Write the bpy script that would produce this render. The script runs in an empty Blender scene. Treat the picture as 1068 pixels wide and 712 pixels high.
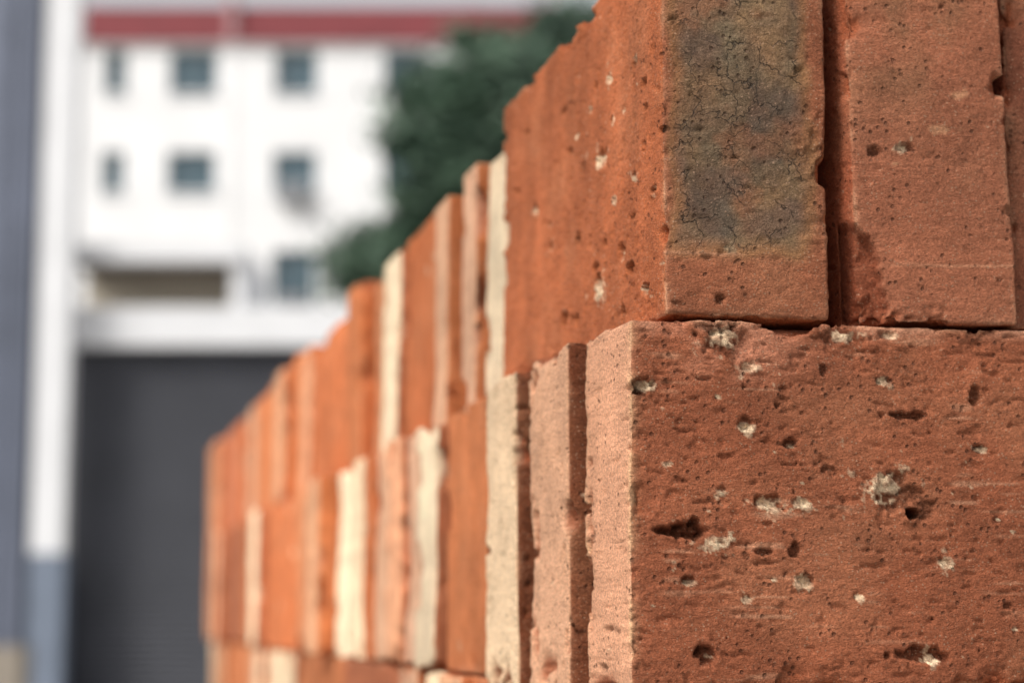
import bpy, math, random
import numpy as np
from mathutils import Vector, Matrix
random.seed(4)
scene = bpy.context.scene
col = scene.collection
ZS = 1.265          # height of the seam between the two top courses
PSI = math.radians(12.66); PIT = math.radians(7.86)
CAM = Vector((-0.1747, -0.6094, ZS-0.0954))

def lin(r, g, b):
    f = lambda c: ((c/255)/12.92 if c/255 <= .04045 else ((c/255+.055)/1.055)**2.4)
    return np.array([f(r), f(g), f(b)])

# ---------------------------------------------------------------- noise
def _h(ix, iy, iz, seed):
    h = (ix.astype(np.uint32)*np.uint32(374761393) + iy.astype(np.uint32)*np.uint32(668265263)
         + iz.astype(np.uint32)*np.uint32(2147483647) + np.uint32((seed*974711+77) & 0xffffffff))
    h = (h ^ (h >> np.uint32(13)))*np.uint32(1274126177)
    h = (h ^ (h >> np.uint32(16)))*np.uint32(2246822519)
    h = h ^ (h >> np.uint32(15))
    return (h & np.uint32(0xffffff)).astype(np.float64)/float(0xffffff)
def vn(P, s, seed=0):
    if np.isscalar(s): s = (s, s, s)
    Q = P*np.array(s)+1000.37
    I = np.floor(Q).astype(np.int64); F = Q-I; F = F*F*(3-2*F)
    out = 0
    for a in (0, 1):
        wx = F[:, 0] if a else 1-F[:, 0]
        for b in (0, 1):
            wy = F[:, 1] if b else 1-F[:, 1]
            for c in (0, 1):
                wz = F[:, 2] if c else 1-F[:, 2]
                out = out+wx*wy*wz*_h(I[:, 0]+a, I[:, 1]+b, I[:, 2]+c, seed)
    return out*2-1
def fbm(P, s, seed=0, o=3):
    r = 0; a = 1; t = 0
    for k in range(o):
        m = 2.1**k
        ss = tuple(np.array(s)*m) if not np.isscalar(s) else s*m
        r = r+a*vn(P, ss, seed+k*7); t += a; a *= .5
    return r/t
def ss(a, b, x):
    t = np.clip((x-a)/(b-a), 0, 1); return t*t*(3-2*t)

# ---------------------------------------------------------------- materials
def new_mat(name):
    m = bpy.data.materials.new(name); m.use_nodes = True
    nt = m.node_tree; b = nt.nodes["Principled BSDF"]
    return m, nt, b
def simple(name, c, rough=.8, var=.12, scale=3, bump=0.0, bscale=40, metal=0):
    m, nt, b = new_mat(name)
    tc = nt.nodes.new("ShaderNodeTexCoord"); n = nt.nodes.new("ShaderNodeTexNoise")
    n.inputs["Scale"].default_value = scale; n.inputs["Detail"].default_value = 4
    nt.links.new(tc.outputs["Object"], n.inputs["Vector"])
    r = nt.nodes.new("ShaderNodeValToRGB")
    c = np.array(c)
    r.color_ramp.elements[0].position = .3; r.color_ramp.elements[1].position = .7
    r.color_ramp.elements[0].color = (*(c*(1-var)), 1); r.color_ramp.elements[1].color = (*np.minimum(c*(1+var), .95), 1)
    nt.links.new(n.outputs["Fac"], r.inputs["Fac"]); nt.links.new(r.outputs["Color"], b.inputs["Base Color"])
    b.inputs["Roughness"].default_value = rough; b.inputs["Metallic"].default_value = metal
    if bump:
        n2 = nt.nodes.new("ShaderNodeTexNoise"); n2.inputs["Scale"].default_value = bscale
        nt.links.new(tc.outputs["Object"], n2.inputs["Vector"])
        bp = nt.nodes.new("ShaderNodeBump"); bp.inputs["Strength"].default_value = bump
        nt.links.new(n2.outputs["Fac"], bp.inputs["Height"]); nt.links.new(bp.outputs["Normal"], b.inputs["Normal"])
    return m

def brick_mat():
    m, nt, b = new_mat("fired_clay")
    N = nt.nodes.new; L = nt.links.new
    at = N("ShaderNodeAttribute"); at.attribute_name = "Col"
    tc = N("ShaderNodeTexCoord")
    def noise(sc, det=4, rough=.6, stretch=None, dist=0):
        n = N("ShaderNodeTexNoise"); n.inputs["Scale"].default_value = sc
        n.inputs["Detail"].default_value = det; n.inputs["Roughness"].default_value = rough
        n.inputs["Distortion"].default_value = dist
        if stretch:
            mp = N("ShaderNodeMapping"); mp.inputs["Scale"].default_value = stretch
            L(tc.outputs["Object"], mp.inputs["Vector"]); L(mp.outputs["Vector"], n.inputs["Vector"])
        else: L(tc.outputs["Object"], n.inputs["Vector"])
        return n.outputs["Fac"]
    def mr(src, a, b_, c, d):
        x = N("ShaderNodeMapRange"); x.inputs[1].default_value = a; x.inputs[2].default_value = b_
        x.inputs[3].default_value = c; x.inputs[4].default_value = d; L(src, x.inputs[0]); return x.outputs[0]
    def math_(op, a, b_=None):
        x = N("ShaderNodeMath"); x.operation = op
        for i, v in enumerate((a, b_)):
            if v is None: continue
            if isinstance(v, (int, float)): x.inputs[i].default_value = v
            else: L(v, x.inputs[i])
        return x.outputs[0]
    def mix(fac, a, b_, bt='MIX'):
        x = N("ShaderNodeMix"); x.data_type = 'RGBA'; x.blend_type = bt
        if isinstance(fac, (int, float)): x.inputs[0].default_value = fac
        else: L(fac, x.inputs[0])
        for i, v in ((6, a), (7, b_)):
            if isinstance(v, tuple): x.inputs[i].default_value = v
            else: L(v, x.inputs[i])
        return x.outputs[2]
    v = math_('MULTIPLY', mr(noise(45, 3), .3, .7, .82, 1.16), mr(noise(1100, 3, .8), .3, .7, .60, 1.38))
    hs = N("ShaderNodeHueSaturation"); L(at.outputs["Color"], hs.inputs["Color"]); L(v, hs.inputs["Value"])
    c = hs.outputs["Color"]
    mask = noise(95, 1)
    vo = N("ShaderNodeTexVoronoi"); vo.inputs["Scale"].default_value = 700; L(tc.outputs["Object"], vo.inputs["Vector"])
    grain = math_('MULTIPLY', mr(vo.outputs["Distance"], .12, .28, 1, 0), mr(mask, .48, .60, .22, .7))
    c = mix(grain, c, (.46, .28, .18, 1))
    vo2 = N("ShaderNodeTexVoronoi"); vo2.inputs["Scale"].default_value = 330; L(tc.outputs["Object"], vo2.inputs["Vector"])
    pore = math_('MULTIPLY', mr(vo2.outputs["Distance"], .12, .28, 1, 0), mr(mask, .52, .42, 0, 1))
    c = mix(math_('MULTIPLY', pore, .55), c, (.06, .024, .014, 1))
    nz = N("ShaderNodeTexNoise"); nz.inputs["Scale"].default_value = 210; nz.inputs["Detail"].default_value = 2
    L(tc.outputs["Object"], nz.inputs["Vector"])
    va = N("ShaderNodeVectorMath"); va.operation = 'MULTIPLY_ADD'
    L(nz.outputs["Color"], va.inputs[0]); va.inputs[1].default_value = (.010, .010, .010); L(tc.outputs["Object"], va.inputs[2])
    vc = N("ShaderNodeTexVoronoi"); vc.feature = 'DISTANCE_TO_EDGE'; vc.inputs["Scale"].default_value = 85
    L(va.outputs[0], vc.inputs["Vector"])
    crack = math_('MULTIPLY', mr(vc.outputs["Distance"], .003, .020, 1, 0), mr(noise(60, 1), .45, .57, 0, 1))
    crack = math_('MULTIPLY', crack, at.outputs["Alpha"])
    c = mix(math_('MULTIPLY', crack, .65), c, (.035, .028, .022, 1))
    L(c, b.inputs["Base Color"])
    b.inputs["Specular IOR Level"].default_value = .2
    rr = mr(at.outputs["Alpha"], 0, 1, .92, .66); L(rr, b.inputs["Roughness"])
    h = math_('MULTIPLY', noise(480, 4, .8, (.5, .5, 1.2), .8), .0013)
    h = math_('ADD', h, math_('MULTIPLY', noise(1900, 2, .7), .00065))
    h = math_('ADD', h, math_('MULTIPLY', pore, -.0010))
    h = math_('ADD', h, math_('MULTIPLY', crack, -.0010))
    bp = N("ShaderNodeBump"); bp.inputs["Strength"].default_value = 1.0; bp.inputs["Distance"].default_value = 1.0
    L(h, bp.inputs["Height"]); L(bp.outputs["Normal"], b.inputs["Normal"])
    return m
BRICK = brick_mat()
def brick_mat_plain():
    m, nt, b = new_mat("fired_clay_plain")
    N = nt.nodes.new; L = nt.links.new
    at = N("ShaderNodeAttribute"); at.attribute_name = "Col"
    tc = N("ShaderNodeTexCoord"); n = N("ShaderNodeTexNoise"); n.inputs["Scale"].default_value = 130; n.inputs["Detail"].default_value = 3
    L(tc.outputs["Object"], n.inputs["Vector"])
    oi = N("ShaderNodeObjectInfo")
    mr = N("ShaderNodeMapRange"); mr.inputs[1].default_value = .25; mr.inputs[2].default_value = .75; mr.inputs[3].default_value = .66; mr.inputs[4].default_value = 1.32
    L(n.outputs["Fac"], mr.inputs[0])
    m2 = N("ShaderNodeMapRange"); m2.inputs[3].default_value = .80; m2.inputs[4].default_value = 1.14; L(oi.outputs["Random"], m2.inputs[0])
    mu = N("ShaderNodeMath"); mu.operation = 'MULTIPLY'; L(mr.outputs[0], mu.inputs[0]); L(m2.outputs[0], mu.inputs[1])
    hs = N("ShaderNodeHueSaturation"); L(at.outputs["Color"], hs.inputs["Color"]); L(mu.outputs[0], hs.inputs["Value"])
    L(hs.outputs["Color"], b.inputs["Base Color"]); b.inputs["Roughness"].default_value = .92; b.inputs["Specular IOR Level"].default_value = .2
    return m
BRICK_FAR = brick_mat_plain()

# ---------------------------------------------------------------- brick builder
CREAM = lin(234, 204, 168)
def axis(h, step, fine=None):
    edge = [0, .0007, .0016, .003]
    pts = set()
    n = max(2, int(round(2*h/step)))
    for i in range(n+1): pts.add(round(-h+2*h*i/n, 6))
    if step < .02:
        for e in edge:
            pts.add(round(-h+e, 6)); pts.add(round(h-e, 6))
    if fine:
        a, b, s = fine
        a = max(a, -h); b = min(b, h)
        pts = {p for p in pts if not (a < p < b)}
        k = int(round((b-a)/s))
        for i in range(k+1): pts.add(round(a+(b-a)*i/k, 6))
    p = sorted(pts); out = [p[0]]
    for q in p[1:]:
        if q-out[-1] > .00025: out.append(q)
    out[-1] = h
    return np.array(out)

def brick_mesh(name, L, T, H, seed, step=.005, fine=(None, None, None), pits=(), npits=20, chip=.0025,
               face=None, end=None, narrow=None, rnd=.0013, warp=.0009, post=None, rough=.00022, crp=.32, mat=None, pitmul=1.0):
    face = lin(172, 94, 60) if face is None else face
    end = lin(208, 154, 120) if end is None else end
    narrow = face if narrow is None else narrow
    h = np.array([L/2, T/2, H/2])
    A = [axis(h[i], step if 2*h[i] > step*3 else 2*h[i]/3, fine[i]) for i in range(3)]
    V = []; Fq = []; base = 0
    for ax in range(3):
        u, w = [(1, 2), (2, 0), (0, 1)][ax]
        for sgn in (-1, 1):
            U, W = np.meshgrid(A[u], A[w], indexing='ij')
            P = np.zeros(U.shape+(3,)); P[..., u] = U; P[..., w] = W; P[..., ax] = sgn*h[ax]
            nu, nw = U.shape
            idx = base+np.arange(nu*nw).reshape(nu, nw)
            q = np.stack([idx[:-1, :-1], idx[1:, :-1], idx[1:, 1:], idx[:-1, 1:]], -1).reshape(-1, 4)
            if sgn < 0: q = q[:, ::-1]
            V.append(P.reshape(-1, 3)); Fq.append(q); base += nu*nw
    V = np.concatenate(V); Fq = np.concatenate(Fq)
    key = np.round(V*1e6).astype(np.int64)
    k1 = (key[:, 0]+300000)*1_000_000_000_000+(key[:, 1]+300000)*1_000_000+(key[:, 2]+300000)
    _, first, inv = np.unique(k1, return_index=True, return_inverse=True)
    P = V[first]; Fq = inv.reshape(-1)[Fq]
    P0 = P.copy(); S = P+np.array([seed*1.7, seed*.9, -seed*.6])
    r = rnd
    q = np.clip(P, -(h-r), h-r); n = P-q; ln = np.linalg.norm(n, axis=1, keepdims=True); n = n/np.maximum(ln, 1e-9)
    Pn = q+n*r
    gap = h-np.abs(P0)
    sg = np.sort(gap, axis=1); e = sg[:, 1]
    cn = fbm(S, 48, seed, 4)
    sp = ss(.17, .27, cn)
    ca = ss(-.1, .5, fbm(S, 25, seed+2, 2))*chip*.35 + sp*chip*1.5*(1+.8*fbm(S, 160, seed+3, 3)) + ss(.36, .46, cn)*chip*1.3
    nk = ss(.38, .5, fbm(S, 210, seed+5, 2)); ca = ca+nk*chip*.5
    ca = np.maximum(ca, 0)
    wgt = np.exp(-gap/.0030)*np.sign(P0)
    Pn -= wgt*(ca*np.exp(-e/.0045))[:, None]
    d = fbm(S, 38, seed+11, 3)*.00045 + fbm(S, (230, 230, 420), seed+13, 4)*rough*1.9
    pk = ss(.34, .62, fbm(S, (240, 240, 460), seed+19, 2)); d -= pk*rough*2.8
    is_end = gap[:, 0] <= np.minimum(gap[:, 1], gap[:, 2])+1e-7
    is_nar = (~is_end) & (gap[:, 2] < gap[:, 1])
    C = np.where(is_end[:, None], end, np.where(is_nar[:, None], narrow, face)).astype(float)
    lf = fbm(S, 14, seed+23, 3)
    C = C*(1+.24*lf)[:, None]
    dust = ss(-.1, .6, fbm(S, 33, seed+25, 4))[:, None]*.26
    C = C*(1-dust)+(C*.4+lin(200, 146, 108)*.6)*dust
    dk = ss(.05, .55, fbm(S, 26, seed+27, 4))[:, None]*.28
    C = C*(1-dk)+(C*np.array([.62, .66, .7]))*dk
    st = fbm(S, (30, 30, 500), seed+29, 2)
    C = C*(1+np.where(is_end, .10, .03)*st)[:, None]
    rawc = lin(160, 84, 52)
    m = ss(.0008, .0022, ca*np.exp(-e/.004))[:, None]*.75
    C = C*(1-m)+rawc*m
    pale = (np.exp(-e/.0012)*ss(-.2, .4, fbm(S, 90, seed+31, 3)))[:, None]*.55
    C = C*(1-pale)+lin(218, 168, 132)*pale
    alpha = np.zeros(len(P))
    rs = random.Random(seed*13+5)
    allp = list(pits)
    for i in range(npits):
        ax = rs.choices((0, 1, 2), weights=(T*H, L*H, L*T*.3))[0]
        c = [rs.uniform(-h[k], h[k]) for k in range(3)]; c[ax] = rs.choice((-1, 1))*h[ax]
        R = rs.choice((.0006, .0006, .0008, .0008, .0011, .0014, .0020))
        cr = rs.random()
        allp.append((c[0], c[1], c[2], R*rs.uniform(1, 2.1), R*.9, R*rs.uniform(.6, 1), R*1.1, R*rs.uniform(.7, 1.3) if cr < crp else 0,
                     rs.uniform(-1, 1)*R, rs.uniform(-1.2, .3)*R))
    wob = 1+.95*fbm(S, 300, seed+41, 3)
    wob2 = fbm(S, 800, seed+43, 3); wob3 = fbm(S, 260, seed+47, 3)
    for (cx, cy, cz, rx, ry, rz, dep, cr, ox, oz) in allp:
        far = max(rx, rz, ry, cr)*3+abs(ox)+abs(oz)
        sel = np.where((np.abs(P0[:, 0]-cx) < far) & (np.abs(P0[:, 1]-cy) < far) & (np.abs(P0[:, 2]-cz) < far))[0]
        if len(sel) == 0: continue
        p = P0[sel]
        onx = abs(abs(cx)-h[0]) < 1e-5
        ry_ = rx if onx else max(ry, .001)
        t = np.sqrt(((p[:, 0]-cx)/rx)**2+((p[:, 1]-cy)/ry_)**2+((p[:, 2]-cz)/rz)**2)*wob[sel]
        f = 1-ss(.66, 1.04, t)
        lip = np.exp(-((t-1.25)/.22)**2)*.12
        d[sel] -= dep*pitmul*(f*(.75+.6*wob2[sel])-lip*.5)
        C[sel] *= (1-.42*f)[:, None]  # shade inside the pit put into the colour, together with darker raw clay
        if cr > 0:
            ex = 0 if onx else ox
            ey = ox if onx else 0
            t2 = np.sqrt(((p[:, 0]-cx-ex)/(cr*1.25))**2+((p[:, 1]-cy-ey)/(cr*1.2))**2+((p[:, 2]-cz-oz)/(cr*.75))**2)*(1+1.0*wob3[sel]+.7*wob2[sel])
            g = (1-ss(.74, .98, t2))*(.45+.55*ss(-.3, .2, wob2[sel]))
            C[sel] = C[sel]*(1-g[:, None])+CREAM*(1+.25*wob2[sel][:, None])*g[:, None]
            d[sel] += g*.0003*(1+wob2[sel])
    if post:
        d, C, alpha, Pn = post(P0, S, h, d, C, alpha, Pn, gap)
    Pn = Pn+n*d[:, None]
    Wp = np.stack([vn(S, 9, seed+51), vn(S, 9, seed+53), vn(S, 9, seed+55)], 1)*warp
    Pn += Wp
    C = np.clip(C, .004, .9)
    me = bpy.data.meshes.new(name)
    me.vertices.add(len(Pn)); me.vertices.foreach_set("co", Pn.astype(np.float32).ravel())
    me.loops.add(Fq.size); me.loops.foreach_set("vertex_index", Fq.astype(np.int32).ravel())
    me.polygons.add(len(Fq)); me.polygons.foreach_set("loop_start", (np.arange(len(Fq))*4).astype(np.int32))
    me.polygons.foreach_set("loop_total", np.full(len(Fq), 4, np.int32))
    me.update(calc_edges=True); me.validate()
    me.polygons.foreach_set("use_smooth", np.ones(len(me.polygons), bool))
    a = me.attributes.new("Col", 'FLOAT_COLOR', 'POINT')
    a.data.foreach_set("color", np.concatenate([C, alpha[:, None]], 1).astype(np.float32).ravel())
    me.materials.append(mat or BRICK)
    return me

stack = bpy.data.objects.new("brick_stack", None); col.objects.link(stack)
cnt = [0]
def put(me, x0, y0, z0, L, T, H, orient='E', rot=(0, 0, 0), flip=False):
    cnt[0] += 1
    o = bpy.data.objects.new("brick_%d" % cnt[0], me); col.objects.link(o); o.parent = stack
    dx, dy = (L, T) if orient == 'E' else (T, L)
    o.location = (x0+dx/2, y0+dy/2, z0+H/2)
    rz = (0 if orient == 'E' else math.pi/2)+(math.pi if flip else 0)
    o.rotation_euler = (Matrix.Rotation(rot[0], 3, 'X') @ Matrix.Rotation(rot[1], 3, 'Y') @ Matrix.Rotation(rz+rot[2], 3, 'Z')).to_euler()
    return o
BL, BT, BH = .24, .053, .115
R = math.radians
HA = .1200; HU = .1285; TU = .0568

# ---- hero: lower front brick (large face toward camera)
def P_(mx, mz, rx, rz, dep, cr, ox, oz):
    return (-.12+mx/1000, -BT/2, HA/2+mz/1000, rx/1000, .002, rz/1000, dep*1.3/1000, cr*.86/1000, ox/1000, oz/1000)
pitsA = [P_(95.5, -61, 2.7, 2.7, 16, 0, 0, 0), P_(91, -55, 10, 6.5, 1.6, 6.4, -4.5, 3.5), P_(99, -60, 5, 4, 1.2, 0, 0, 0),
         P_(19, -68, 8, 3.0, 6, 4.6, 9.5, -3.5), P_(19.5, -83.5, 2.6, 2, 2.4, 2.4, 0, -.8), P_(4, -22, 2.8, 2.8, 3, 3.2, 2.2, 0),
         P_(39, -34, 3.2, 2.0, 1.8, 3.6, .6, -.8), P_(54, -39, 2.6, 2.0, 2.4, 1.2, 1, -1), P_(95, -29, 8, 1.2, 3, 0, 0, 0),
         P_(47, -58, 5, 2.6, 2.2, 4.2, -1, -1), P_(57, -58, 2.6, 1.2, 1.0, 3.0, 2, -.5), P_(59, -83, 3, 2.4, 2.4, 2.6, -1.6, 0),
         P_(107, -77, 2.4, 1.6, 1.2, 3.0, 0, -.5), P_(25, -106, 4.4, 3.6, 4.0, 1.4, 1, -1), P_(97, -106, 9, 3, 2.8, 3.2, 5, -2),
         P_(39, -89, 2, 1.2, 1, 2.0, 0, 0), P_(40, -15, 3, 2, 1.4, 3.4, 1, 0), P_(66, -15, 1.6, 2, 1.8, 0, 0, 0),
         P_(86, -18, 2.4, 1.2, 1.2, 2.0, 0, 0), P_(119, -22, 2, 4, 2.6, 0, 0, 0), P_(34, -7, 10, 6, 1.6, 4.6, -3, 2), P_(28, -2, 5, 3, 2, 0, 0, 0),
         P_(50, -27, 1.4, 1.4, 1.4, 0, 0, 0), P_(13, -47, 1.2, 1.0, .8, 1.6, 0, 0), P_(68, -47, 2.0, 1.0, 1.4, 0, 0, 0),
         P_(120, -40, 3, 1.6, 1.8, 2, 1, 0), P_(45, -74, 4, 1.2, 2.2, 0, 0, 0), P_(56, -73, 1.8, 2.2, 2.6, 0, 0, 0), P_(70, -4, 6, 3, 1.2, 3, 2, 0), P_(88, -3, 4, 2, 1.6, 2.2, 1, 0),
         P_(77, -88, 2, 1, 1, 2.2, 0, 0)]
def postA(P, S, h, d, C, al, Pn, gap):
    fr = (P[:, 1] < 0)*(gap[:, 1] < .001)
    m = ss(-.15, .12, fbm(S, 60, 3, 4))*np.exp(-((P[:, 0]+.085)/.022)**2)*ss(h[2]-.026, h[2]-.004, P[:, 2])*(P[:, 1] < 0)
    C = C*(1-.7*m[:, None])+lin(218, 148, 116)*.7*m[:, None]; d = d-m*.0008
    # pale dusty scuffing all along the top arris
    tp = ss(h[2]-.006, h[2]-.0005, P[:, 2]+.003*fbm(S, 70, 55, 3))*ss(-.25, .2, fbm(S, 50, 57, 4))*(P[:, 1] < 0)
    C = C*(1-.5*tp[:, None])+lin(220, 160, 128)*.5*tp[:, None]
    g = ss(.5, .7, vn(S, (60, 60, 650), 8))*ss(-.1, .3, fbm(S, 40, 18, 2))*(gap[:, 1] < .001)
    C = C*(1-.42*g[:, None])+lin(214, 160, 126)*.42*g[:, None]
    k = np.exp(-gap[:, 0]/.0015)*np.exp(-gap[:, 1]/.0015)*(P[:, 0] < 0)*ss(-.4, .3, fbm(S, 120, 77, 3))
    C = C*(1-.75*k[:, None])+lin(226, 180, 136)*.75*k[:, None]
    c1 = fbm(S, (140, 140, 480), 91, 3); f = ss(.38, .46, c1)*fr*ss(-.2, .3, fbm(S, 30, 92, 2))
    d = d-f*.0009; C = C*(1-.2*f[:, None])
    return d, C, al, Pn
meA = brick_mesh("brick_front_lower", BL, BT, HA, 3, .005, fine=((-.12, .012, .00065), None, (-.06, .06, .00065)),
                 pits=pitsA, npits=130, chip=.0030, face=lin(155, 90, 62), end=lin(216, 158, 124), post=postA, rough=.00028, crp=.4)
put(meA, 0, 0, ZS-HA, BL, BT, HA)

meB = brick_mesh("brick_lower_b", BL, .056, HA, 5, .005, fine=((-.12, -.09, .001), (-.028, .028, .001), (-.06, .06, .001)),
                 npits=40, chip=.0085, face=lin(130, 74, 48), end=lin(216, 164, 130))
put(meB, -.0055, .0600, ZS-HA-.001, BL, .056, HA, rot=(0, R(.3), R(.4)))
meC = brick_mesh("brick_lower_c", BL, .056, HA, 6, .005, fine=((-.12, -.09, .001), (-.028, .028, .001), (-.06, .06, .001)),
                 npits=40, chip=.0065, face=lin(122, 68, 43), end=lin(228, 196, 160))
put(meC, -.008, .1245, ZS-HA-.0015, BL, .056, HA, rot=(0, R(-.4), R(-.5)))

# ---- hero: upper front bricks (ends toward the camera). local x -> +Y ; local y -> -X ; beds at z=-HU/2
ZB = -HU/2
def postU1(P, S, h, d, C, al, Pn, gap):
    fe = (gap[:, 0] < .0012)
    X = -P[:, 1]; Z = P[:, 2]-ZB
    w = .006*fbm(S, 50, 9, 4)
    m = ss(-.0290, -.0195, X+w)*(1-ss(.0165, .0275, X+w))*ss(.017, .0275, Z+w*.6)*fe
    core = lin(114, 98, 76)*(1+.5*fbm(S, 90, 4, 5))[:, None]
    blo = ss(-.15, .35, fbm(S, 50, 21, 4))[:, None]
    core = core*(1-.55*blo)+lin(146, 114, 78)*.55*blo
    pur = ss(.05, .4, fbm(S, 70, 25, 3))[:, None]
    core = core*(1-.55*pur)+lin(88, 77, 70)*.55*pur
    red_ = ss(.12, .45, fbm(S, 65, 83, 4))[:, None]
    core = core*(1-.5*red_)+lin(150, 96, 66)*.5*red_
    mm = (m*(.86+.18*fbm(S, 120, 28, 3)))[:, None]
    C = C*(1-mm)+core*mm
    ol = np.exp(-((m-.45)/.28)**2)*fe*(.7+.3*fbm(S, 80, 44, 2))
    C = C*(1-.5*ol[:, None])+lin(158, 118, 76)*.5*ol[:, None]
    al = np.where(fe, ss(.4, .95, m), 0)
    d = d+m*fbm(S, 420, 61, 4)*.0004
    ln = np.exp(-((Z-.0205-.0006*vn(S, 50, 2))/.0005)**2)*fe*ss(-.4, .1, vn(S, (90, 90, 90), 12))
    C = C*(1-.5*ln[:, None])+lin(208, 150, 116)*.5*ln[:, None]
    d = d+ln*.00022
    t = np.sqrt(((X+.0278)/.0018)**2+((Z-.061)/.0013)**2); f = (1-ss(.5, 1.1, t))*(P[:, 0] < -h[0]+.004)
    d = d-f*.004; C = C*(1-.85*f[:, None])
    t = np.exp(-((Z-.061-.0006*vn(S, 200, 6))/.0004)**2)*(X < -.015)*fe
    d = d-t*.0008; C = C*(1-.7*t[:, None])
    sd = (gap[:, 1] < .0012) & (P[:, 1] > 0)
    b = fbm(S*np.array([1, 1, .14]), 46, 15, 4)*sd
    C = C*(1+.34*b)[:, None]
    return d, C, al, Pn
def pside(y, z, rx, rz, dep, cr, ox, oz):
    return (-.12+y/1000, TU/2, ZB+z/1000, rx/1000, .002, rz/1000, dep/1000, cr/1000, ox/1000, oz/1000)
pitsU = [pside(76, 68, 4.5, 3, 2.5, 5.2, 1, 0), pside(78, 24, 4, 2.5, 3, 4.8, -.5, -3.5), pside(20, 60, 2.4, 2.4, 2.4, 0, 0, 0), pside(12, 42, 2.5, 2, 2.4, 1.8, 0, 0),
         pside(40, 22, 4, 2.5, 4, 0, 0, 0), pside(50, 30, 3, 2, 2.5, 1.6, 1, 0), pside(108, 45, 4, 2.5, 3, 0, 0, 0), pside(130, 18, 5, 3, 4, 2.2, 0, 0),
         pside(150, 50, 3, 2, 3, 2.6, 0, 0), pside(33, 52, 2.5, 2, 2.4, 2.4, 0, 0), pside(58, 50, 2, 1.5, 2, 2, 0, 0), pside(20, 12, 3.6, 2, 4, 2, 0, 0), pside(64, 95, 3, 2, 2.5, 3, 0, 0), pside(90, 90, 3, 2, 2, 2, 0, 0),
         pside(30, 92, 3, 2, 2.5, 2.6, 0, 0), pside(180, 70, 4, 3, 2.5, 3, 0, 0), pside(110, 14, 4, 3, 4, 0, 0, 0), pside(48, 9, 3, 2, 3, 0, 0, 0), pside(100, 70, 3, 2, 2, 2.4, 0, 0), pside(60, 78, 2, 2, 2, 2.4, 0, 0)]
meU1 = brick_mesh("brick_front_upper_a", BL, TU, HU, 17, .005, fine=((-.12, .12, .0012), (-.0284, .0284, .0007), (-.065, .065, .0008)),
                  pits=pitsU, npits=140, chip=.0022, face=lin(178, 100, 62), end=lin(158, 95, 67), post=postU1, crp=.3, pitmul=1.2)
put(meU1, .012, .0, ZS+.0006, BL, TU, HU, 'S')

def postU2(P, S, h, d, C, al, Pn, gap):
    X = -P[:, 1]; Z = P[:, 2]-ZB; en = (gap[:, 0] < .0012)
    m = ss(-.3, .4, fbm(S, 50, 9, 4))*ss(.064, .098, Z)*(1-ss(.008, .022, X))*en
    C = C*(1-.65*m[:, None])+lin(120, 95, 68)*.65*m[:, None]
    ln = np.exp(-((Z-.0200-.0005*vn(S, 60, 2))/.0005)**2)*en*ss(-.5, .1, vn(S, 80, 12))
    C = C*(1-.5*ln[:, None])+lin(206, 148, 114)*.5*ln[:, None]; d = d+ln*.0002
    w = .0035*fbm(S, 150, 33, 4)
    t = np.sqrt(((X+.0305+w)/.0125)**2+((Z-.0095+w)/.027)**2)
    f = (1-ss(.86, .99, t))*(P[:, 0] < -h[0]+.014)
    dep = f*(.0055+.0022*fbm(S, 170, 35, 3))
    Pn = Pn.copy(); Pn[:, 0] += dep; Pn[:, 1] -= f*.0018
    C = C*(1-.7*f[:, None])+lin(132, 68, 44)*.7*f[:, None]
    for (a, b, r) in ((.004, .066, .0045), (.011, .078, .0035), (-.013, .054, .0016)):
        t = np.sqrt(((X-a)/r)**2+((Z-b)/(r*.45))**2)*(1+.9*fbm(S, 300, 3, 3)); g = (1-ss(.5, 1, t))*en
        C = C*(1-.6*g[:, None])+lin(216, 160, 120)*.6*g[:, None]
    return d, C, al, Pn
T2 = .0572
meU2 = brick_mesh("brick_front_upper_b", BL, T2, HU, 23, .006, fine=((-.12, -.10, .001), (-.0286, .0286, .0007), (-.065, .065, .0008)),
                  npits=40, chip=.0020, face=lin(166, 90, 60), end=lin(168, 104, 76), post=postU2, rough=.00018, crp=.25)
put(meU2, .0748, -.001, ZS+.0006, BL, T2, HU, 'S', rot=(0, R(-1.5), R(.3)))
meU3 = brick_mesh("brick_front_upper_c", BL, TU, HU, 29, .006, fine=((-.12, -.11, .001), (-.0284, .0284, .0012), (-.065, .065, .0012)),
                  npits=40, chip=.003, face=lin(156, 86, 60), end=lin(138, 82, 60))
put(meU3, .1335, .004, ZS+.0006, BL, TU, HU, 'S', rot=(0, R(-.3), 0))
meU4 = brick_mesh("brick_front_upper_d", BL, BT, BH, 31, .004, npits=40, chip=.003, end=lin(160, 94, 70), mat=BRICK_FAR)
meU5 = brick_mesh("brick_front_upper_e", BL, BT, HU, 37, .004, npits=40, chip=.003, end=lin(160, 94, 70), mat=BRICK_FAR)
put(meU5, .192, .002, ZS+.0006, BL, BT, HU, 'S')

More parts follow.
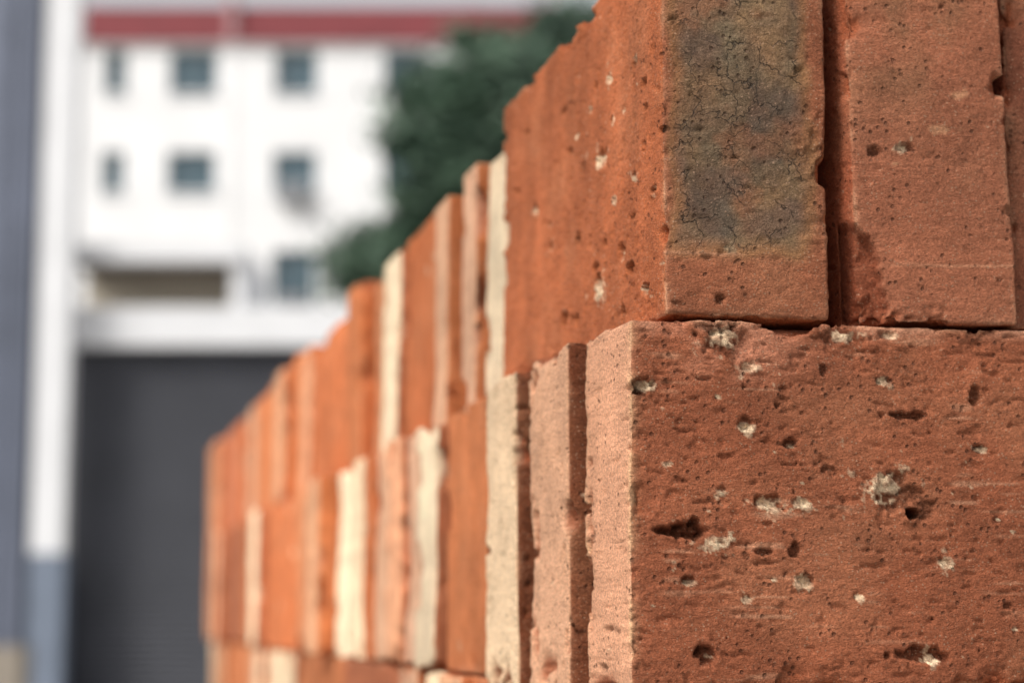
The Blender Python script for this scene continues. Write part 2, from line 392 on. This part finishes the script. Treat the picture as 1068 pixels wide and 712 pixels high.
# ---- left skin of the two visible courses
ORA = [lin(192, 108, 64), lin(202, 120, 74), lin(174, 92, 54), lin(178, 104, 70)]
PAL = [lin(218, 168, 134), lin(232, 202, 168), lin(208, 150, 114), lin(234, 206, 170), lin(214, 160, 122), lin(198, 132, 92)]
CRM = lin(238, 214, 180); PNK = lin(222, 174, 142)
rs = random.Random(11)
HL = .1185
def E(y0, y1, x, z, endc, rot=0, facec=None, top=0, seed=None):
    if z < ZS-.05: top = HL-BH; z -= top
    T = (y1-y0)-.0025
    if y0 > .55: x += rs.uniform(-.006, .007)
    if y0 > .6 and z > ZS-.05: top = rs.uniform(-.006, .003)
    me = brick_mesh("brick_e", BL, T, BH+top, seed or rs.randint(40, 900), .004 if y0 < .6 else .005, npits=24, chip=.0055, warp=.0018, end=endc, face=facec if facec is not None else rs.choice(ORA), mat=BRICK if y0 < .38 else BRICK_FAR)
    put(me, x, y0+.001, z, BL, T, BH+top, 'E', rot=(R(rot+rs.uniform(-.6, .6)), 0, R(rs.uniform(-.8, .8))))
def S(y0, y1, x, z, facec, rot=0):
    top = 0
    if z < ZS-.05: top = HL-BH; z -= top
    L = (y1-y0)-.003
    me = brick_mesh("brick_s", L, BT, BH+top, rs.randint(40, 900), .004 if y0 < .6 else .005, npits=70, chip=.004, face=facec, end=rs.choice(ORA), narrow=facec, mat=BRICK if y0 < .38 else BRICK_FAR, crp=.5)
    put(me, x, y0+.0015, z, L, BT, BH+top, 'S', rot=(0, 0, R(rot)))
    for k in range(1, 4):
        put(meU4 if L > .2 else me, x+k*.057, y0+.0015, z, L if L <= .2 else BL, BT, BH, 'S')
zu = ZS+.0006; zl = ZS-BH
E(.246, .289, .0150, zu-.002, CRM, 2.2); E(.2915, .327, .0105, zu-.003, PNK, 1.8, top=.003); E(.331, .370, .0050, zu-.008, PAL[0], 1.2)
S(.374, .498, .012, zu, ORA[0]); E(.500, .562, .009, zu-.003, CRM); E(.563, .622, .012, zu-.006, PAL[5]); E(.623, .683, .011, zu, ORA[1])
S(.686, .925, .013, zu-.004, ORA[0]); E(.93, .985, .010, zu, PAL[2]); E(.987, 1.04, .014, zu, ORA[1]); E(1.042, 1.10, .006, zu, PAL[4])
S(1.103, 1.34, .012, zu, ORA[1]); E(1.345, 1.40, .008, zu, PAL[5]); E(1.402, 1.46, .012, zu, PAL[0]); E(1.462, 1.52, .01, zu, ORA[0])
S(1.523, 1.76, .012, zu, ORA[3]); E(1.765, 1.82, .008, zu, PAL[2]); E(1.822, 1.88, .0, zu, PAL[5])
S(.190, .318, .002, zl, ORA[1]); E(.321, .372, -.003, zl-.001, CRM); E(.374, .424, .001, zl, PNK); E(.426, .476, -.002, zl, PAL[2]); E(.478, .53, .002, zl, PAL[0])
E(.533, .575, .001, zl, ORA[0]); E(.577, .622, -.002, zl, PAL[3]); E(.624, .668, .002, zl, PAL[1])
E(.67, .722, .0, zl, CRM); E(.724, .78, -.003, zl, PAL[4]); E(.782, .84, .001, zl, PAL[1])
E(.842, .90, .0, zl, PAL[5]); S(.903, 1.14, .001, zl, ORA[0]); E(1.143, 1.20, -.004, zl, CRM); E(1.202, 1.26, .0, zl, PAL[2])
E(1.262, 1.32, .002, zl, ORA[1]); S(1.323, 1.56, .001, zl, ORA[3]); E(1.563, 1.62, -.003, zl, PAL[0]); E(1.622, 1.68, .0, zl, PAL[2]); E(1.682, 1.74, .0, zl, PAL[5]); E(1.742, 1.80, -.002, zl, PAL[4]); E(1.802, 1.88, 0, zl, ORA[0])

# ---- body of the stack (shared meshes)
VE = [brick_mesh("brick_var", BL, BT, BH, 300+i, .008, npits=14, chip=.003, end=PAL[i % 6]*.9, face=ORA[i % 4]*.85, mat=BRICK_FAR) for i in range(6)]
for row in range(2, 12):
    z = ZS-BH*row-.0045*(row < 11); y = rs.uniform(0, .01)
    first = True
    while y < 1.84:
        if rs.random() < .5 or (row % 2 == 0 and first):
            if y+.24 > 1.9: break
            for k in range(4): put(rs.choice(VE), .002+k*.057+rs.uniform(-.002, .002), y, z, BL, BT, BH, 'S', flip=rs.random() < .5)
            y += .243
        else:
            for k in range(rs.choice((2, 3, 4))):
                put(rs.choice(VE), rs.uniform(-.004, .004), y, z, BL, BT, BH, 'E', flip=rs.random() < .5); y += .0565
        first = False
for row in range(0, 12):
    z = ZS-BH*row+(.0006 if row == 0 else 0)
    for cx in (.252, .497):
        y = .003
        while y < 1.82:
            put(rs.choice(VE), cx+rs.uniform(-.003, .003), y, z, BL, BT, BH, 'E', flip=rs.random() < .5); y += .0567

# ---------------------------------------------------------------- background helpers
r_ = Vector((math.cos(PSI), -math.sin(PSI), 0)); f_ = Vector((math.sin(PSI), math.cos(PSI), 0))
def anchor(name, u, v):
    e = bpy.data.objects.new(name, None); col.objects.link(e)
    p = Vector((CAM.x, CAM.y, 0))+r_*u+f_*v
    e.location = p; e.rotation_euler = (0, 0, -PSI); return e
class MB:
    def __init__(s): s.v = []; s.f = []; s.m = []
    def quad(s, a, b, c, d, m=0):
        n = len(s.v); s.v += [a, b, c, d]; s.f.append((n, n+1, n+2, n+3)); s.m.append(m)
    def box(s, x0, x1, y0, y1, z0, z1, m=0):
        n = len(s.v)
        s.v += [(x0, y0, z0), (x1, y0, z0), (x1, y1, z0), (x0, y1, z0), (x0, y0, z1), (x1, y0, z1), (x1, y1, z1), (x0, y1, z1)]
        for q in ((0, 3, 2, 1), (4, 5, 6, 7), (0, 1, 5, 4), (1, 2, 6, 5), (2, 3, 7, 6), (3, 0, 4, 7)):
            s.f.append(tuple(n+i for i in q)); s.m.append(m)
    def make(s, name, mats, parent=None):
        me = bpy.data.meshes.new(name); me.from_pydata(s.v, [], s.f)
        for mt in mats: me.materials.append(mt)
        me.polygons.foreach_set("material_index", s.m); me.update()
        o = bpy.data.objects.new(name, me); col.objects.link(o)
        if parent: o.parent = parent
        return o
white = simple("white_render", lin(236, 235, 235), .85, .05, .6)
white2 = simple("white_trim", lin(222, 222, 224), .8, .05, 2)
red = simple("red_roof_tiles", lin(116, 48, 52), .8, .15, 2)
glass = simple("window_glass", lin(66, 88, 98), .12, .35, .35)
frame = simple("window_frame", lin(150, 168, 176), .5, .05, 2)
beige = simple("beige_wall", lin(178, 168, 152), .9, .12, 1)
soffit = simple("balcony_soffit", lin(120, 110, 98), .9, .12, 1)  # darker brown for the loggia soffit
shut = simple("shutter_steel", lin(70, 71, 78), .55, .10, 1.2)
acm = simple("ac_casing", lin(130, 132, 136), .6, .06, 3)
greyp = simple("grey_paint", lin(112, 122, 138), .7, .10, 2)
conc = simple("concrete", lin(146, 136, 124), .9, .14, .5, .2, 30)

# white building
bu = anchor("office_building", -4, 55)
HC = CAM.z
cols_u = [(-16.2, -15.0), (-13.4, -12.2), (-10.2, -9.4), (-7.46, -6.83), (-5.62, -4.28), (-2.66, -1.46), (.4, 1.5), (3.1, 4.2), (6.0, 7.2), (8.8, 10.0), (11.6, 12.8)]
rowsz = [(14.62, 15.87), (11.80, 12.95), (8.65, 10.15), (5.6, 7.0), (2.6, 4.0)]
rowsz = [(a+HC, b+HC) for a, b in rowsz]
op = [(c[0], c[1], r[0], r[1]) for c in cols_u for r in rowsz]
x0, x1, zt = -18, 15, 16.05+HC
us = sorted({x0, x1, *[o[0] for o in op], *[o[1] for o in op]}); zs = sorted({0, zt, *[o[2] for o in op], *[o[3] for o in op]})
w = MB()
for i in range(len(us)-1):
    for j in range(len(zs)-1):
        cu = (us[i]+us[i+1])/2; cz = (zs[j]+zs[j+1])/2
        if any(o[0] < cu < o[1] and o[2] < cz < o[3] for o in op): continue
        w.quad((us[i], 0, zs[j]), (us[i+1], 0, zs[j]), (us[i+1], 0, zs[j+1]), (us[i], 0, zs[j+1]))
for a, b, c, d in op:
    D = .22
    w.quad((a, 0, c), (a, 0, d), (a, D, d), (a, D, c)); w.quad((b, 0, c), (b, D, c), (b, D, d), (b, 0, d))
    w.quad((a, 0, c), (a, D, c), (b, D, c), (b, 0, c)); w.quad((a, 0, d), (b, 0, d), (b, D, d), (a, D, d))
w.quad((x0, 0, 0), (x0, 0, zt), (x0, 12, zt), (x0, 12, 0)); w.quad((x1, 0, 0), (x1, 12, 0), (x1, 12, zt), (x1, 0, zt))
w.quad((x0, 12, 0), (x0, 12, zt), (x1, 12, zt), (x1, 12, 0))
w.make("walls", [white], bu)
g = MB(); fr = MB(); ac = MB(); sl = MB()
rw = random.Random(2)
for k, (a, b, c, d) in enumerate(op):
    g.quad((a, .2, c), (b, .2, c), (b, .2, d), (a, .2, d))
    t = .05
    fr.box(a, b, .12, .18, c, c+t); fr.box(a, b, .12, .18, d-t, d); fr.box(a, a+t, .12, .18, c+t, d-t); fr.box(b-t, b, .12, .18, c+t, d-t)
    mu = a+(b-a)*.5; fr.box(mu-.025, mu+.025, .125, .175, c+t, d-t)
    if rw.random() < .35:
        fr.box(a+t, mu-.03, .185, .195, d-(d-c)*rw.uniform(.2, .5), d-t)
    sl.box(a-.08, b+.08, -.09, -.002, c-.10, c-.01)
    isC = abs(a+2.66) < .1 and c < 13+HC
    if rw.random() < .25 or isC:
        xx = a+.2 if b-a > 1 else a; zc = c-.35 if isC else c-.75
        ac.box(xx, xx+.8, -.45, -.12, zc, zc+.55); ac.box(xx+.1, xx+.16, -.44, -.003, zc-.06, zc-.005); ac.box(xx+.64, xx+.70, -.44, -.003, zc-.06, zc-.005)
g.make("window_glass", [glass], bu); fr.make("window_frames", [frame], bu); sl.make("window_sills", [white2], bu); ac.make("ac_units", [acm], bu)
t = MB()
for x in (-11.4, -8.3, -3.9, 1.9, 5.1, 8.0, 10.8): t.box(x-.14, x+.14, -.045, -.003, 0, zt-.15)
t.box(x0-.2, x1+.2, -.14, -.003, zt-.13, zt-.02)
t.make("pilasters_and_cornice", [white], bu)
rf = MB()
rf.quad((x0-.3, -.22, zt-.015), (x1+.3, -.22, zt-.015), (x1+.2, .15, zt+1.12), (x0-.2, .15, zt+1.12))
rf.quad((x0-.2, .15, zt+1.12), (x1+.2, .15, zt+1.12), (x1+.2, 12, zt+1.12), (x0-.2, 12, zt+1.12))
rf.quad((x0-.3, -.22, zt-.015), (x0-.2, .15, zt+1.12), (x0-.2, 12, zt+1.12), (x0-.3, 12, zt-.015))
rf.quad((x0-.3, -.22, zt-.016), (x0-.3, .3, zt-.016), (x1+.3, .3, zt-.016), (x1+.3, -.22, zt-.016))
rf.make("red_roof", [red], bu)
vt = MB(); vt.box(-4.0, -3.75, -.24, .4, zt+.0, zt+1.3); vt.box(4.9, 5.15, -.24, .4, zt+.0, zt+1.3); vt.make("roof_piers", [simple("roof_pier_render", lin(170, 130, 132), .9, .1, 1)], bu)

# gatehouse with roller shutter
gh = anchor("gatehouse", -3, 30)
m = MB()
m.box(-3.67, 4.5, 0, .5, 4.08+HC, 4.67+HC)
m.box(-3.67, -1.05, -.08, 3, 5.36+HC, 5.62+HC)
m.box(-1.25, -1.05, .05, 3, 4.671+HC, 5.359+HC)
m.box(-3.67, 4.5, .5, 3, 4.08+HC, 4.5+HC)
m.box(4.1, 4.5, 0, 3, 0, 4.079+HC)
m.make("concrete_frame", [white2], gh)
m = MB(); m.box(-3.67, -1.25, 1.2, 1.4, 4.672+HC, 5.358+HC); m.make("loggia_wall", [beige], gh)
m = MB(); m.box(-3.6, -1.3, .22, .26, 5.0+HC, 5.04+HC); m.box(-3.6, -1.3, .3, 1.1, 5.28+HC, 5.35+HC); m.make("loggia_soffit", [soffit], gh)
m = MB()
zz = .02
while zz < 4.07+HC:
    m.quad((-3.66, .3, zz), (4.09, .3, zz), (4.09, .26, zz+.05), (-3.66, .26, zz+.05)); m.quad((-3.66, .26, zz+.05), (4.09, .26, zz+.05), (4.09, .3, zz+.1), (-3.66, .3, zz+.1)); zz += .1
m.make("roller_shutter", [shut], gh)
pl = anchor("gate_pillar", -6.87, 29.6)
m = MB(); m.box(-.15, .34, -.22, .22, .95+HC, 11.5); m.box(-.20, .39, -.26, .26, 11.5, 11.7); m.make("shaft", [white2], pl)
m = MB(); m.box(-.18, .37, -.25, .25, 0, .949+HC); m.make("painted_base", [greyp], pl)
wl = anchor("boundary_wall", -9.6, 29.8)
m = MB(); m.box(-2.4, 2.4, -.12, .12, 0, 2.5); m.box(-2.45, 2.45, -.17, .17, 2.5, 2.62); m.make("masonry", [simple("wall_render", lin(178, 176, 172), .9, .1, 1)], wl)
cp = anchor("steel_column", -3.85, 15)
m = MB()
m.box(-.34, .25, -.10, -.08, .98, 7); m.box(-.34, .25, .08, .10, .98, 7); m.box(-.06, -.02, -.08, .08, .98, 7)
m.box(.18, .21, -.13, -.101, .98, 7); m.box(-.02, .05, -.14, -.101, .98, 7); m.box(-.22, -.18, -.13, -.101, .98, 7)
m.make("h_section", [simple("galvanised_steel", lin(102, 108, 124), .55, .18, 2, metal=.1)], cp)
m = MB(); m.box(-.37, .27, -.16, .16, 0, .979); m.make("concrete_footing", [conc], cp)

# trees
LEAF = [simple("leaf", lin(*cc), .6, .2, 2) for cc in ((58, 80, 64), (76, 102, 80), (104, 128, 106))]
BARK = simple("bark", lin(86, 74, 62), .95, .2, 8, .5)
def tree(name, u, v, blobs, seed, per=120):
    """blobs: (du, z, radius, clumps) masses that make up one crown"""
    an = anchor(name, u, v); rg = random.Random(seed)
    vs = []; fs = []
    def limb(a, b, ra, rb, n=8):
        d = (b-a).normalized(); s = d.orthogonal().normalized(); t2 = d.cross(s); k = len(vs)
        for (p, r) in ((a, ra), ((a+b)/2+s*ra*.4, (ra+rb)/2), (b, rb)):
            for i in range(n):
                A = 2*math.pi*i/n; vs.append(tuple(p+s*math.cos(A)*r+t2*math.sin(A)*r))
        for j in range(2):
            for i in range(n): fs.append((k+j*n+i, k+j*n+(i+1) % n, k+(j+1)*n+(i+1) % n, k+(j+1)*n+i))
    zlow = min(b[1]-b[2] for b in blobs)-.5; zhi = max(b[1] for b in blobs)
    top = Vector((.1, 0, zlow)); limb(Vector((0, 0, 0)), top, .26, .17); limb(top, Vector((0, .1, zhi)), .17, .04)
    V = []; F = []; M = []
    for (du, cz, rad, nc) in blobs:
        hub = Vector((du*.5, 0, max(zlow, cz-rad*.8))); limb(top, hub, .12, .08, 6)
        for i in range(nc):
            th = rg.uniform(0, 2*math.pi); ph = math.acos(rg.uniform(-1, 1)); rr = rad*rg.uniform(.3, 1.0)**.6
            c = Vector((du+math.cos(th)*math.sin(ph)*rr, math.sin(th)*math.sin(ph)*rr, cz+math.cos(ph)*rr))
            if i % 3 == 0: limb(hub, c, .05, .012, 5)
            cs = rg.uniform(.3, .8); mi = rg.choice((0, 0, 1, 1, 2))
            for k in range(per):
                p = c+Vector((rg.gauss(0, 1), rg.gauss(0, 1), rg.gauss(0, .8)))*cs*.55
                s = rg.uniform(.05, .12); a = Vector((rg.gauss(0, 1), rg.gauss(0, 1), rg.gauss(0, 1))).normalized(); b = a.orthogonal().normalized()*s
                q = a*s*1.8; n = len(V)
                V += [tuple(p-q*.9), tuple(p+b*.7), tuple(p+q), tuple(p-b*.7)]; F.append((n, n+1, n+2, n+3)); M.append(mi if rg.random() < .8 else rg.randrange(3))
    me = bpy.data.meshes.new("t"); me.from_pydata(vs, [], fs); me.materials.append(BARK)
    o = bpy.data.objects.new("trunk_and_limbs", me); col.objects.link(o); o.parent = an
    me = bpy.data.meshes.new("l"); me.from_pydata(V, [], F)
    for mt in LEAF: me.materials.append(mt)
    me.polygons.foreach_set("material_index", M)
    o = bpy.data.objects.new("foliage", me); col.objects.link(o); o.parent = an
tree("broadleaf_tree", -.6, 41, [(-.75, 9.3+HC, 1.35, 32), (.5, 10.4+HC, 1.6, 34), (-1.3, 8.3+HC, .85, 14), (-2.25, 7.15+HC, .7, 12), (.3, 7.4+HC, 1.6, 26), (-.1, 11.5+HC, .9, 12), (-1.2, 10.9+HC, .6, 5)], 5)
tree("broadleaf_tree", 2.0, 43, [(0, 11.0+HC, 1.9, 40), (-.7, 12.6+HC, 1.0, 14), (.8, 8.4+HC, 1.8, 30)], 9)

# ground: one sheet
gm, nt, b = new_mat("yard_concrete")
tc = nt.nodes.new("ShaderNodeTexCoord"); n = nt.nodes.new("ShaderNodeTexNoise"); n.inputs["Scale"].default_value = .6; n.inputs["Detail"].default_value = 8
nt.links.new(tc.outputs["Object"], n.inputs["Vector"]); rp = nt.nodes.new("ShaderNodeValToRGB")
rp.color_ramp.elements[0].color = (*lin(118, 114, 108), 1); rp.color_ramp.elements[1].color = (*lin(158, 154, 146), 1)
nt.links.new(n.outputs["Fac"], rp.inputs["Fac"]); nt.links.new(rp.outputs["Color"], b.inputs["Base Color"]); b.inputs["Roughness"].default_value = .9
gr = MB(); gr.quad((-1500, -1500, 0), (1500, -1500, 0), (1500, 1500, 0), (-1500, 1500, 0)); gr.make("ground", [gm])

# ---------------------------------------------------------------- light
wd = bpy.data.worlds.new("World"); scene.world = wd; wd.use_nodes = True
nt = wd.node_tree; bg = nt.nodes["Background"]
sk = nt.nodes.new("ShaderNodeTexSky"); sk.sky_type = 'NISHITA'; sk.sun_disc = False
sdir = Vector((-.68, -.42, .80)).normalized()
sk.sun_elevation = math.asin(sdir.z); sk.sun_rotation = math.atan2(sdir.x, sdir.y); sk.dust_density = 4; sk.air_density = 1.0
hs = nt.nodes.new("ShaderNodeHueSaturation"); hs.inputs["Saturation"].default_value = .15; hs.inputs["Value"].default_value = 1.25
nt.links.new(sk.outputs["Color"], hs.inputs["Color"]); nt.links.new(hs.outputs["Color"], bg.inputs["Color"]); bg.inputs["Strength"].default_value = .15
sl_ = bpy.data.lights.new("sun", 'SUN'); sl_.energy = 1.75; sl_.angle = R(15); sl_.color = (1, .96, .88)
so = bpy.data.objects.new("sun", sl_); col.objects.link(so); so.rotation_euler = sdir.to_track_quat('Z', 'Y').to_euler()

# ---------------------------------------------------------------- camera
cd = bpy.data.cameras.new("camera"); co = bpy.data.objects.new("camera", cd); col.objects.link(co)
cd.sensor_width = 36; cd.lens = 70.8; cd.clip_start = .02; cd.clip_end = 4000
F = Vector((math.sin(PSI)*math.cos(PIT), math.cos(PSI)*math.cos(PIT), math.sin(PIT)))
Rr = Vector((math.cos(PSI), -math.sin(PSI), 0)); U = Rr.cross(F)
Mx = Matrix((Rr, U, -F)).transposed().to_4x4(); Mx.translation = CAM; co.matrix_world = Mx
cd.dof.use_dof = True; cd.dof.focus_distance = .64; cd.dof.aperture_fstop = 8.0; cd.dof.aperture_blades = 0
scene.camera = co
scene.view_settings.view_transform = 'Standard'; scene.view_settings.look = 'None'; scene.view_settings.exposure = 0
print("bricks", cnt[0])
